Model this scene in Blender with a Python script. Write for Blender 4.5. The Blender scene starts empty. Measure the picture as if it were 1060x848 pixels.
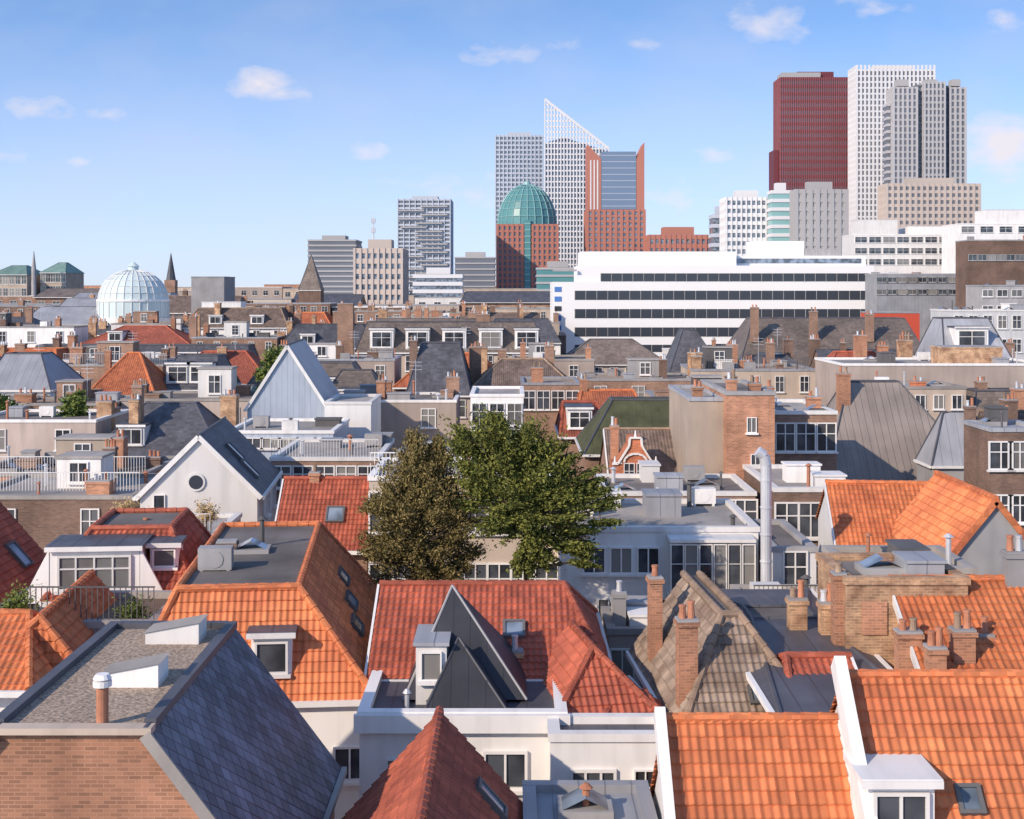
import bpy,bmesh,math,random
from mathutils import Vector,Matrix
random.seed(11)
RA=math.radians
F=1400.;H=22.;HZ=300.
SC=bpy.context.scene
COL=SC.collection
def X(px,Y): return (px-530)*Y/F
def Z(py,Y): return H-(py-HZ)*Y/F
# ------------------------------------------------ materials
class NT:
    def __init__(s,nt): s.nt=nt
    def n(s,t,**k):
        o=s.nt.nodes.new('ShaderNode'+t)
        for a,b in k.items(): setattr(o,a,b)
        return o
    def l(s,a,b): s.nt.links.new(a,b)
    def put(s,sock,v):
        if hasattr(v,'is_output'): s.l(v,sock)
        else: sock.default_value=v
    def m(s,op,a,b=0.,c=0.):
        o=s.n('Math',operation=op)
        s.put(o.inputs[0],a);s.put(o.inputs[1],b);s.put(o.inputs[2],c)
        return o.outputs[0]
    def v(s,op,a,b=(0,0,0)):
        o=s.n('VectorMath',operation=op);s.put(o.inputs[0],a);s.put(o.inputs[1],b);return o.outputs[0]
    def mix(s,f,a,b,bt='MIX'):
        o=s.n('Mix',data_type='RGBA',blend_type=bt);s.put(o.inputs[0],f);s.put(o.inputs[6],a);s.put(o.inputs[7],b);return o.outputs[2]
    def ramp(s,f,a,b,c=0.,d=1.):
        o=s.n('MapRange');s.put(o.inputs[0],f)
        for i,q in enumerate((a,b,c,d)): s.put(o.inputs[i+1],q)
        return o.outputs[0]
    def noise(s,vec,sc,det=4):
        o=s.n('TexNoise');s.l(vec,o.inputs['Vector']);o.inputs['Scale'].default_value=sc;o.inputs['Detail'].default_value=det
        return o.outputs['Fac']
    def grey(s,k):
        c=s.n('CombineXYZ')
        for i in range(3): s.l(k,c.inputs[i])
        return c.outputs[0]
MATS={}
def mk(name,col,rough=.8,var=.18,sc=.7,pat=None,bump=.3,metal=0.,tw=.185,th=.29,alt=None):
    m=bpy.data.materials.new(name);m.use_nodes=True;nt=m.node_tree
    N=NT(nt);b=nt.nodes['Principled BSDF'];MATS[name]=m
    b.inputs['Roughness'].default_value=rough;b.inputs['Metallic'].default_value=metal
    b.inputs['Specular IOR Level'].default_value=.3
    uv=N.n('TexCoord').outputs['UV'];ob=N.n('NewGeometry').outputs['Position']
    c1=(*[c*(1-var) for c in col],1);c2=(*[min(1,c*(1+var)) for c in col],1)
    if alt: c1=(*alt,1)
    big=N.noise(ob,sc,3 if sc<.1 else 5)
    C=N.mix(N.ramp(big,.3,.7),c1,c2)
    if sc<.1: N.l(C,b.inputs['Base Color']);return m
    C=N.mix(1.,C,N.grey(N.ramp(N.n('ObjectInfo').outputs['Random'],0,1,.84,1.12)),'MULTIPLY')
    hgt=None
    if pat in('tile','tilefar','slate','diamond'):
        vec=uv
        if pat=='diamond':
            r=N.n('VectorRotate',rotation_type='Z_AXIS');N.l(uv,r.inputs['Vector']);r.inputs['Angle'].default_value=.785;vec=r.outputs[0]
        q=N.v('DIVIDE',vec,(tw,th,1.));fl=N.v('ADD',N.v('FLOOR',q),(.5,.5,.5))
        fz=N.n('SeparateXYZ');N.l(fl,fz.inputs[0]);cz=N.n('CombineXYZ');N.l(fz.outputs[0],cz.inputs[0]);N.l(fz.outputs[1],cz.inputs[1])
        w=N.n('TexWhiteNoise',noise_dimensions='3D');N.l(cz.outputs[0],w.inputs['Vector'])
        lo,hi=(.76,1.15) if pat!='diamond' else (.65,1.35)
        C=N.mix(1.,C,N.grey(N.ramp(w.outputs['Value'],0,1,lo,hi)),'MULTIPLY')
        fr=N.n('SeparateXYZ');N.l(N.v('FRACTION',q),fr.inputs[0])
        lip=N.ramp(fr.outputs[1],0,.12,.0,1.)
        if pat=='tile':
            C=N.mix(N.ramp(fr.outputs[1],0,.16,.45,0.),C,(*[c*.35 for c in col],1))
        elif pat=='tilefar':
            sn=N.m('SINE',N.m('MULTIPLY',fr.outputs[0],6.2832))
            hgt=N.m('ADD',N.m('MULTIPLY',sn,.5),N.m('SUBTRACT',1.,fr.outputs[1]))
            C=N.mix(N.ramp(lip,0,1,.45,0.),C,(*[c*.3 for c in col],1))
        else:
            ex=N.m('MULTIPLY',lip,N.ramp(fr.outputs[0],0,.08,0.,1.))
            C=N.mix(N.ramp(ex,0,1,.5,0.),C,(*[c*.3 for c in col],1))
            hgt=N.m('ADD',ex,N.m('MULTIPLY',w.outputs['Value'],.6))
        sp=N.noise(ob,3.5,4);C=N.mix(N.ramp(sp,.58,.82,0.,.35),C,(*[c*.4+.03 for c in col],1))
    elif pat=='brick':
        br=N.n('TexBrick');N.l(uv,br.inputs['Vector'])
        for k2,v2 in(('Scale',1.),('Brick Width',.23),('Row Height',.075),('Mortar Size',.009),('Bias',0.)): br.inputs[k2].default_value=v2
        br.inputs['Color1'].default_value=(.7,.7,.7,1);br.inputs['Color2'].default_value=(1.15,1.1,1.05,1);br.inputs['Mortar'].default_value=(1.2,1.25,1.3,1)
        C=N.mix(1.,C,br.outputs['Color'],'MULTIPLY');hgt=N.m('SUBTRACT',1.,br.outputs['Fac'])
    elif pat=='gravel':
        g=N.noise(ob,14.,6);C=N.mix(N.ramp(g,.3,.7),(*[c*.45 for c in col],1),(*[min(1,c*1.5) for c in col],1));hgt=g
    elif pat=='seam':
        f=N.n('SeparateXYZ');N.l(N.v('FRACTION',N.v('DIVIDE',uv,(tw,th,1.))),f.inputs[0])
        ed=N.ramp(f.outputs[0],0,.07,1.,0.);C=N.mix(N.m('MULTIPLY',ed,.5),C,(*[c*.45 for c in col],1));hgt=ed
    st=N.v('MULTIPLY',uv,(2.2,.25,1.));sn2=N.noise(st,1.,4)
    C=N.mix(N.ramp(sn2,.47,.8,0.,.36),C,(*[c*.48 for c in col],1))
    N.l(C,b.inputs['Base Color'])
    if hgt is None and bump<=.2: return m
    if hgt is None: hgt=N.noise(ob,6.,4)
    bp=N.n('Bump');bp.inputs['Strength'].default_value=bump;bp.inputs['Distance'].default_value=.03
    N.l(hgt,bp.inputs['Height']);N.l(bp.outputs[0],b.inputs['Normal'])
    return m
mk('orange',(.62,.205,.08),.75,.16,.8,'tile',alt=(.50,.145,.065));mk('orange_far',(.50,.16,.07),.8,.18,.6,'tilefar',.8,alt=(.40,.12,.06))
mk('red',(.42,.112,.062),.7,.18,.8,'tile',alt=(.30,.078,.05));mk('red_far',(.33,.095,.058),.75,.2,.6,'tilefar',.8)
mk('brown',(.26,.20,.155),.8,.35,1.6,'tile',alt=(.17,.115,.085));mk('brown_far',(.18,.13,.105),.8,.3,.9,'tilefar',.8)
mk('slate',(.10,.10,.115),.55,.25,.8,'slate',.5,tw=.3,th=.22);mk('darkroof',(.036,.037,.046),.5,.3,.9,'seam',.2,tw=.45,th=1.)
mk('slate_brown',(.20,.16,.135),.6,.25,.4,'slate',.5,tw=.35,th=.3);mk('ridged_brown',(.25,.21,.185),.7,.25,.4,'seam',.8,tw=.45,th=1.)
mk('diamond',(.12,.125,.16),.45,.35,1.2,'diamond',.9,tw=.3,th=.3)
mk('zinc',(.34,.345,.37),.45,.15,.5,'seam',.5,tw=.6,th=1.);mk('lead',(.085,.085,.10),.5,.25,.8,'seam',.4,tw=.7,th=1.)
mk('copper',(.20,.31,.26),.6,.2,.5,'seam',.4,tw=.6,th=1.);mk('greenroof',(.085,.088,.045),.9,.3,1.,'seam',.2,tw=.5,th=1.)
mk('brick',(.42,.215,.135),.85,.22,.8,'brick');mk('brickbrown',(.32,.20,.145),.85,.25,.5,'brick')
mk('brickdark',(.20,.13,.10),.85,.25,.5,'brick');mk('brickpale',(.48,.31,.19),.9,.4,1.7,'brick',alt=(.24,.13,.08))
mk('brickred',(.50,.18,.095),.85,.2,.5,'brick')
mk('white',(.77,.745,.72),.6,.06,.4,None,.1);mk('cream',(.60,.50,.41),.7,.1,.4,None,.1)
mk('beige',(.47,.38,.305),.8,.15,.4,None,.2);mk('pinkgrey',(.44,.36,.315),.8,.14,.3,None,.2)
mk('grey',(.34,.33,.33),.8,.15,.5,None,.2);mk('darkgrey',(.12,.115,.115),.7,.2,.5,None,.2);mk('palegrey',(.50,.50,.50),.6,.1,.3,None,.1)
mk('bluepanel',(.42,.47,.55),.5,.08,.4,'seam',.4,tw=.4,th=1.);mk('bitumen',(.17,.15,.14),.9,.35,.35,None,.3)
mk('palefelt',(.36,.33,.305),.85,.25,.3,None,.3);mk('gravel',(.38,.29,.22),.95,.2,.5,'gravel',.8)
mk('terracotta',(.46,.20,.12),.8,.2,3.,None,.2);mk('metal',(.62,.62,.64),.4,.1,1.,None,.1,metal=.3)
mk('wood',(.16,.11,.08),.8,.2,1.,None,.3);mk('asphalt',(.05,.05,.052),.9,.2,.1,None,.2);mk('oldtile',(.30,.21,.15),.85,.3,2.,None,.2)
mk('paving',(.2,.17,.15),.9,.2,.3,None,.2)
mk('tower_red',(.16,.04,.05),.6,.1,.02);mk('tower_redlight',(.27,.09,.098),.6,.1,.02);mk('tower_white',(.70,.69,.70),.6,.05,.02)
mk('tower_grey',(.40,.39,.39),.6,.1,.02);mk('tower_dark',(.155,.17,.20),.4,.2,.02);mk('tower_cool',(.47,.46,.475),.6,.1,.02)  # dark tower tone lifted toward sky colour, so distance haze is painted in
mk('tower_blue',(.50,.54,.61),.5,.1,.02);mk('tower_brick',(.44,.18,.135),.7,.1,.02);mk('office_white',(.80,.785,.77),.6,.03,.05)
mk('tower_pink',(.52,.44,.39),.7,.1,.02);mk('teal',(.10,.26,.27),.35,.15,.05)
mk('teal_pale',(.55,.64,.64),.3,.1,.05);mk('teal_mid',(.24,.43,.43),.4,.1,.05);mk('bark',(.10,.07,.05),.9,.3,3.,None,.6);mk('skyglass',(.17,.23,.33),.2,.06,.02)
mk('sign_blue',(.08,.2,.5),.6,.1,.05);mk('sign_red',(.55,.09,.05),.6,.1,.05);mk('ribbon_glass',(.045,.052,.065),.15,.2,.05)
mk('straw',(.5,.36,.18),.9,.2,.05)
def glassmat(name,col,rough=.06,metal=0.,curtain=False):
    m=bpy.data.materials.new(name);m.use_nodes=True;b=m.node_tree.nodes['Principled BSDF'];N=NT(m.node_tree)
    ob=N.n('NewGeometry').outputs['Position'];f=N.noise(ob,.9,2)
    C=N.mix(N.ramp(f,.4,.6),(*[c*.6 for c in col],1),(*[c*1.6 for c in col],1))
    if curtain:
        r=N.n('ObjectInfo').outputs['Random'];C=N.mix(N.ramp(r,.62,1.,0.,.75),C,(.34,.32,.29,1))
    N.l(C,b.inputs['Base Color'])
    b.inputs['Roughness'].default_value=rough;b.inputs['Metallic'].default_value=metal;MATS[name]=m
glassmat('glass',(.05,.055,.065),curtain=True);glassmat('tglass',(.15,.185,.23),.15)  # tower glass base colour paled and blued to stand in for distance haze
def leafmat(name,c1,c2):
    m=bpy.data.materials.new(name);m.use_nodes=True;b=m.node_tree.nodes['Principled BSDF'];N=NT(m.node_tree)
    g=N.n('NewGeometry');f=N.noise(g.outputs['Position'],1.4,3)
    k=N.m('ADD',N.m('MULTIPLY',f,.6),N.m('MULTIPLY',g.outputs['Random Per Island'],.4))
    N.l(N.mix(N.ramp(k,.3,.7),(*c1,1),(*c2,1)),b.inputs['Base Color']);b.inputs['Roughness'].default_value=.75
    b.inputs['Specular IOR Level'].default_value=.2;MATS[name]=m
leafmat('leaf_green',(.062,.078,.02),(.215,.22,.05));leafmat('leaf_olive',(.10,.08,.03),(.27,.21,.08));leafmat('leaf_fresh',(.08,.12,.03),(.20,.24,.06))
# ------------------------------------------------ mesh builder
def frame(n):
    if abs(n.z)>.97: return Vector((1,0,0)),Vector((0,1,0))
    u=Vector((0,0,1)).cross(n).normalized();return u,n.cross(u)
def newell(p):
    n=Vector((0,0,0))
    for i in range(len(p)):
        a,b=p[i],p[(i+1)%len(p)];n+=Vector(((a[1]-b[1])*(a[2]+b[2]),(a[2]-b[2])*(a[0]+b[0]),(a[0]-b[0])*(a[1]+b[1])))
    return n.normalized() if n.length>1e-9 else Vector((0,0,1))
class MB:
    def __init__(s): s.v=[];s.f=[];s.fr=[]
    def poly(s,pts,fr=None):
        q=[]
        for p in pts:
            p=Vector(p)
            if not q or (p-q[-1]).length>1e-4: q.append(p)
        if len(q)>2 and (q[0]-q[-1]).length<1e-4: q.pop()
        if len(q)<3: return s
        i=len(s.v);s.v+=q;s.f.append(tuple(range(i,i+len(q))));s.fr.append(fr);return s
    def box(s,x0,x1,y0,y1,z0,z1):
        a=[(x,y,z) for z in(z0,z1) for y in(y0,y1) for x in(x0,x1)]
        for f in((0,2,3,1),(4,5,7,6),(0,1,5,4),(2,6,7,3),(0,4,6,2),(1,3,7,5)): s.poly([a[i] for i in f])
        return s
    def prism(s,xz,y0,y1):
        s.poly([(a,y0,b) for a,b in xz]);s.poly([(a,y1,b) for a,b in reversed(xz)])
        for i in range(len(xz)):
            a,b=xz[i],xz[(i+1)%len(xz)];s.poly([(a[0],y0,a[1]),(a[0],y1,a[1]),(b[0],y1,b[1]),(b[0],y0,b[1])])
        return s
    def cyl(s,p0,p1,r0,r1=None,n=8,cap=True):
        p0,p1=Vector(p0),Vector(p1);r1=r0 if r1 is None else r1
        d=(p1-p0).normalized();a=d.cross(Vector((0,0,1)) if abs(d.z)<.9 else Vector((1,0,0))).normalized();b=d.cross(a)
        c=[(a*math.cos(2*math.pi*i/n)+b*math.sin(2*math.pi*i/n)) for i in range(n)]
        for i in range(n):
            j=(i+1)%n;s.poly([p0+c[i]*r0,p0+c[j]*r0,p1+c[j]*r1,p1+c[i]*r1])
        if cap: s.poly([p1+q*r1 for q in c]);s.poly([p0+q*r0 for q in reversed(c)])
        return s
    def bar(s,p0,p1,w,h):
        p0,p1=Vector(p0),Vector(p1);d=(p1-p0).normalized()
        a=d.cross(Vector((0,0,1))).normalized()*w/2 if abs(d.z)<.98 else Vector((w/2,0,0));b=a.normalized().cross(d)*h/2
        c=[a+b,-a+b,-a-b,a-b]
        for i in range(4):
            j=(i+1)%4;s.poly([p0+c[i],p0+c[j],p1+c[j],p1+c[i]])
        s.poly([p0+q for q in reversed(c)]);s.poly([p1+q for q in c]);return s
    def mesh(s,name,mat):
        me=bpy.data.meshes.new(name);me.from_pydata([tuple(v) for v in s.v],[],s.f)
        uvl=me.uv_layers.new(name='UVMap');d=[]
        for f,fr in zip(s.f,s.fr):
            if fr is None: fr=frame(newell([s.v[i] for i in f]))
            u,w=fr
            for i in f: p=s.v[i];d.append(u.dot(p));d.append(w.dot(p))
        uvl.data.foreach_set('uv',d)
        me.materials.append(MATS[mat]);return me
    def build(s,name,mat,parent=None,label=None):
        return link(name,s.mesh(name,mat),parent,label)
def link(name,me,parent=None,label=None):
    o=bpy.data.objects.new(name,me);COL.objects.link(o)
    if parent is not None:o.parent=parent
    if label:o['label']=label
    return o
def tag(o,label,cat,group=None):
    o['label']=label;o['category']=cat
    if group:o['group']=group
    return o
def thing(name,label,cat,loc,rot=0,group=None):
    o=link(name,None);o.location=loc;o.rotation_euler=(0,0,RA(rot));return tag(o,label,cat,group)
def tile_face(mb,pts,tw=.185,th=.29,amp=.036,lip=.034,seg=6):
    pts=[Vector(p) for p in pts];n=newell(pts)
    if n.z<0: pts.reverse();n=-n
    u,v=frame(n);A=[p.dot(u) for p in pts];B=[p.dot(v) for p in pts];c0=pts[0].dot(n)
    i0,i1=math.floor(min(A)/tw*seg)-1,math.ceil(max(A)/tw*seg)+1
    j0,j1=math.floor(min(B)/th)-1,math.ceil(max(B)/th)+1
    rows=[]
    for j in range(j0,j1): rows+=[(j*th,lip),((j+.97)*th,0.)]
    bm=bmesh.new();prev=None
    for r,(b,w) in enumerate(rows):
        cur=[]
        for i in range(i0,i1+1):
            ph=(i%seg)/seg
            q=amp*(0.5+.5*math.cos(2*math.pi*ph))
            cur.append(bm.verts.new(u*(i/seg*tw)+v*b+n*(c0+q+w+.006*math.sin((i//seg)*12.9898+r//2*7.1)+.015*math.sin(i*.02+r*.15))))
        if prev:
            for i in range(len(cur)-1): bm.faces.new((prev[i],prev[i+1],cur[i+1],cur[i]))
        prev=cur
    for k in range(len(pts)):
        p,q=pts[k],pts[(k+1)%len(pts)]
        if (q-p).length<1e-3: continue
        bmesh.ops.bisect_plane(bm,geom=bm.verts[:]+bm.edges[:]+bm.faces[:],plane_co=p,plane_no=(q-p).cross(n).normalized(),clear_outer=True)
    bm.verts.index_update();o=len(mb.v);mb.v+=[x.co.copy() for x in bm.verts]
    for f in bm.faces: mb.f.append(tuple(o+x.index for x in f.verts));mb.fr.append((u,v))
    bm.free()
WC={}
def winmesh(w,h,cols,fm='white'):
    k=(round(w,2),round(h,2),cols,fm)
    if k not in WC:
        t=min(.07,w*.07);m=MB();m.box(-w/2,-w/2+t,-.09,.03,0,h).box(w/2-t,w/2,-.09,.03,0,h).box(-w/2+t,w/2-t,-.09,.03,h-t,h).box(-w/2+t,w/2-t,-.09,.03,0,t)
        for i in range(1,cols): x=-w/2+w*i/cols;m.box(x-t*.4,x+t*.4,-.08,.02,t,h-t)
        if h>1.1: m.box(-w/2+t,w/2-t,-.075,.02,h*.62-t*.35,h*.62+t*.35)
        m.box(-w/2-.08,w/2+.08,-.17,.02,-.09,-.002)
        g=MB();g.box(-w/2+t*.5,w/2-t*.5,-.03,.01,t*.5,h-t*.5)
        WC[k]=(m.mesh('window',fm),g.mesh('pane','glass'))
    return WC[k]
def put_window(parent,loc,rotz,w,h,cols=2,fm='white',name='window'):
    a,b=winmesh(w,h,cols,fm);o=link(name,a,parent);o.location=loc;o.rotation_euler=(0,0,rotz);link('pane',b,o);return o
OCC=[]
class House:
    def __init__(s,label,x0,x1,Y,dep,ze,zr=None,ins=(0,0,0,0),rot=0,wall='brickbrown',roof='orange',top='bitumen',name='house',cat='house',group=None,trim='white',cop=None,caps=True):
        zr=ze if zr is None else zr
        s.root=thing(name,label,cat,(x0,Y,0),rot,group);w=x1-x0;d=dep;s.w,s.d,s.ze,s.zr,s.Y,s.x0,s.rot=w,d,ze,zr,Y,x0,rot
        L,R,Fi,B=ins[0]*w,ins[1]*w,ins[2]*d,ins[3]*d;s.L,s.R,s.Fi,s.B=L,R,Fi,B
        s.M=Matrix.Translation((x0,Y,0))@Matrix.Rotation(RA(rot),4,'Z');s.Mi=s.M.inverted()
        cs=[s.M@Vector(p) for p in((0,0,0),(w,0,0),(0,d,0),(w,d,0))]
        OCC.append((min(c.x for c in cs),max(c.x for c in cs),min(c.y for c in cs),max(c.y for c in cs)))
        dz=zr-ze;T=[(L,Fi,zr),(w-R,Fi,zr),(w-R,d-B,zr),(L,d-B,zr)];E=[(0,0),(w,0),(w,d),(0,d)]
        sl=[Fi>0,R>0,B>0,L>0];m=MB()
        for k in range(4):
            a,b=E[k],E[(k+1)%4];p=[(*a,0),(*b,0),(*b,ze)]
            if dz>.05 and not sl[k]: p+=[T[(k+1)%4],T[k]]
            p.append((*a,ze));m.poly(p)
        s.wall=m.build('wall',wall,s.root)
        if dz<=.05:
            m=MB();m.box(.2,w-.2,.2,d-.2,ze-.3,ze-.05);s.roof=m.build('flat_roof',top,s.root)
            m=MB();c=.24;h=.14
            m.box(-.06,w+.06,-.06,c,ze-.06,ze+h);m.box(-.06,w+.06,d-c,d+.06,ze-.06,ze+h);m.box(-.06,c,c,d-c,ze-.06,ze+h-.01);m.box(w-c,w+.06,c,d-c,ze-.06,ze+h-.01)
            m.build('coping',cop or random.choice(['white','grey','zinc','palefelt']),s.root);return
        dr=.2;o=[dr*i/dz if i>0 else .1 for i in(L,R,Fi,B)];lf=.05
        e=ze-dr+lf
        tl=L if L>0 else -.1;tr=w-R if R>0 else w+.1;tf=Fi if Fi>0 else -.1;tb=d-B if B>0 else d+.1
        e4=[Vector((-o[0],-o[2],e)),Vector((w+o[1],-o[2],e)),Vector((w+o[1],d+o[3],e)),Vector((-o[0],d+o[3],e))]
        t4=[Vector((tl,tf,zr+lf)),Vector((tr,tf,zr+lf)),Vector((tr,tb,zr+lf)),Vector((tl,tb,zr+lf))]
        tilek=roof in('orange','red','brown');geo=tilek and Y<58
        m=MB()
        for k in range(4):
            if not sl[k]: continue
            pts=[e4[k],e4[(k+1)%4],t4[(k+1)%4],t4[k]];q=[]
            for p in pts:
                if not q or (p-q[-1]).length>.02:q.append(p)
            if (q[0]-q[-1]).length<.02:q.pop()
            if geo: tile_face(m,q)
            else: m.poly(q)
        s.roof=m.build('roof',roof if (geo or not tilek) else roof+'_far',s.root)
        cap=MB();flat=(tr-tl>.3 and tb-tf>.3);rc=.11 if tilek else .07
        segs=[]
        for k in range(4):
            if sl[k] and sl[k-1]: segs.append((e4[k],t4[k]))
        if flat:
            m=MB();m.poly([p-Vector((0,0,.03)) for p in t4]);m.build('flat_roof',top,s.root)
            for k in range(4):
                if sl[k]: segs.append((t4[k],t4[(k+1)%4]))
        else: segs.append((t4[0],t4[2]))
        if caps:
            for a,b in segs:
                ln=(b-a).length
                if ln<.2: continue
                if tilek and Y<60:
                    n=max(1,int(ln/.36))
                    for i in range(n):
                        p=a.lerp(b,i/n);q=a.lerp(b,(i+1.08)/n);cap.cyl(p+Vector((0,0,.03)),q+Vector((0,0,.03)),rc*1.08,rc*.88,8)
                else: cap.cyl(a,b,rc,rc,6)
            if cap.f: cap.build('ridge_capping',({'orange':'orange','red':'red','brown':'oldtile'}[roof]) if tilek else 'lead',s.roof)
        def part(nm,f):
            g=MB();f(g);g.build(nm,trim,s.root)
        if sl[0]: part('gutter',lambda g:g.box(-o[0],w+o[1],-o[2]-.13,-o[2]-.01,e-.12,e+.03))
        if Y<130:
            if sl[1]: part('gutter',lambda g:g.box(w+o[1]+.01,w+o[1]+.13,-o[2],d+o[3],e-.12,e+.03))
            if sl[3]: part('gutter',lambda g:g.box(-o[0]-.13,-o[0]-.01,-o[2],d+o[3],e-.12,e+.03))
            for k,y in((0,-.13),):
                if not sl[k]:
                    if sl[3]: part('verge_board',lambda g:g.bar((-o[0],y,e-.06),(L,y,zr-.02),.07,.22))
                    if sl[1]: part('verge_board',lambda g:g.bar((w+o[1],y,e-.06),(w-R,y,zr-.02),.07,.22))
            for k,x in((3,-.13),(1,w+.13)):
                if not sl[k] and sl[0]: part('verge_board',lambda g:g.bar((x,-o[2],e-.06),(x,Fi,zr-.02),.07,.22))
    def plane(s,fc):
        w,d,dz=s.w,s.d,s.zr-s.ze
        return {'F':((0,0,0),(0,-1,0)),'R':((w,0,0),(1,0,0)),'L':((0,0,0),(-1,0,0)),'t':((0,0,s.zr),(0,0,1)),
         'f':((0,0,s.ze),(0,-dz,s.Fi)),'r':((w,0,s.ze),(dz,0,s.R)),'l':((0,0,s.ze),(-dz,0,s.L))}[fc]
    def hit(s,fc,px,py):
        p0,n=s.plane(fc);p0=Vector(p0);n=Vector(n).normalized()
        o=s.Mi@Vector((0,0,H));dr=(s.Mi.to_3x3()@Vector(((px-530)/F,1,-(py-HZ)/F)))
        t=(p0-o).dot(n)/dr.dot(n);return o+dr*t,t/F
    def W(s,fc,px,py,wp,hp,cols=2,fm='white',k=None):   # window centred on a photo point
        p,q=s.hit(fc,px,py);q=k or q;w,h=wp*q,hp*q
        return put_window(s.root,(p.x,p.y,p.z-h/2),{'F':0,'R':RA(90),'L':RA(-90)}[fc],w,h,cols,fm)
    def wins(s,n,rows=1,w=1.1,h=1.6,top=.5,fm='white',cols=2,fc='F'):
        ln=s.w if fc=='F' else s.d
        for r in range(rows):
            z=s.ze-top-h-r*(h+1.2)
            if z<.5:break
            for i in range(n):
                u=ln*(i+.5)/n
                put_window(s.root,{'F':(u,0,z),'R':(s.w,u,z),'L':(0,u,z)}[fc],{'F':0,'R':RA(90),'L':RA(-90)}[fc],w,h,cols,fm)
    def basis(s,fc):
        dz=s.zr-s.ze
        u,v={'f':((1,0,0),(0,s.Fi,dz)),'r':((0,1,0),(-s.R,0,dz)),'l':((0,-1,0),(s.L,0,dz))}[fc]
        u,v=Vector(u),Vector(v).normalized();return u,v,u.cross(v)
    def S(s,fc,px,py,w=.8,h=1.2):
        p,q=s.hit(fc,px,py);u,v,n=s.basis(fc)
        k=('sk',w,h)
        if k not in WC:
            m=MB();t=.08;m.box(-w/2,-w/2+t,-h/2,h/2,.0,.14).box(w/2-t,w/2,-h/2,h/2,.0,.14).box(-w/2+t,w/2-t,-h/2,-h/2+t,.0,.14).box(-w/2+t,w/2-t,h/2-t,h/2,.0,.14)
            g=MB();g.box(-w/2+t,w/2-t,-h/2+t,h/2-t,.02,.10);WC[k]=(m.mesh('skylight','darkgrey'),g.mesh('pane','tglass'))
        o=link('skylight',WC[k][0],s.root);o.matrix_local=Matrix((( u.x,v.x,n.x,p.x),(u.y,v.y,n.y,p.y),(u.z,v.z,n.z,p.z+.05),(0,0,0,1)));link('pane',WC[k][1],o)
    def D(s,fc,px,py,w=1.4,h=1.3,cols=2,mat='white',p=None,rm='lead'):
        if p is None: p,q=s.hit(fc,px,py)
        dz=s.zr-s.ze;run={'f':s.Fi,'r':s.R,'l':s.L}[fc];dd=h*run/dz
        m=MB();m.box(-w/2,w/2,0,dd,-.3,h);o=m.build('dormer',mat,s.root);o.location=p;o.rotation_euler=(0,0,{'f':0,'r':RA(90),'l':RA(-90)}[fc])
        m=MB();m.box(-w/2-.12,w/2+.12,-.15,dd+.1,h+.002,h+.12);m.build('dormer_roof',rm,o)
        m=MB();m.box(-w/2-.12,w/2+.12,-.19,-.152,h-.05,h+.10);m.build('fascia','white',o)
        a,b=winmesh(w*.82,h*.75,cols);q=link('window_frame',a,o);q.location=(0,-.003,h*.12);q=link('pane',b,o);q.location=(0,-.003,h*.12)
    def C(s,x,y,w,dd,z0,z1,pots=2,mat='brick',potm='terracotta'):
        m=MB();m.box(x-w/2,x+w/2,y-dd/2,y+dd/2,z0,z1-.18);m.box(x-w/2-.05,x+w/2+.05,y-dd/2-.05,y+dd/2+.05,z1-.18,z1-.06)
        o=m.build('chimney',mat,s.root);m=MB();m.box(x-w/2-.02,x+w/2+.02,y-dd/2-.02,y+dd/2+.02,z1-.058,z1);m.build('cap','grey',o)
        for i in range(pots):
            px=x+(i-(pots-1)/2)*w/max(pots,1)*.9;m=MB();hh=random.uniform(.2,.42);m.cyl((px,y,z1+.001),(px,y,z1+hh),.1,.08,10);m.cyl((px,y,z1+hh),(px,y,z1+hh+.06),.1,.1,10);m.build('pot',random.choice([potm,potm,'oldtile','metal']),o)
        return o
    def CP(s,px,pt,pb,wp,y=None,pots=2,mat='brick',dd=None):   # chimney at a photo column; y local depth
        y=s.Fi if y is None else y;Yw=s.Y+y;k=Yw/F;p=s.Mi@Vector((X(px,Yw),Yw,0));w=wp*k
        return s.C(p.x,y,w,dd or max(.45,w*.7),Z(pb,Yw)-1.,Z(pt,Yw),pots,mat)
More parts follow.
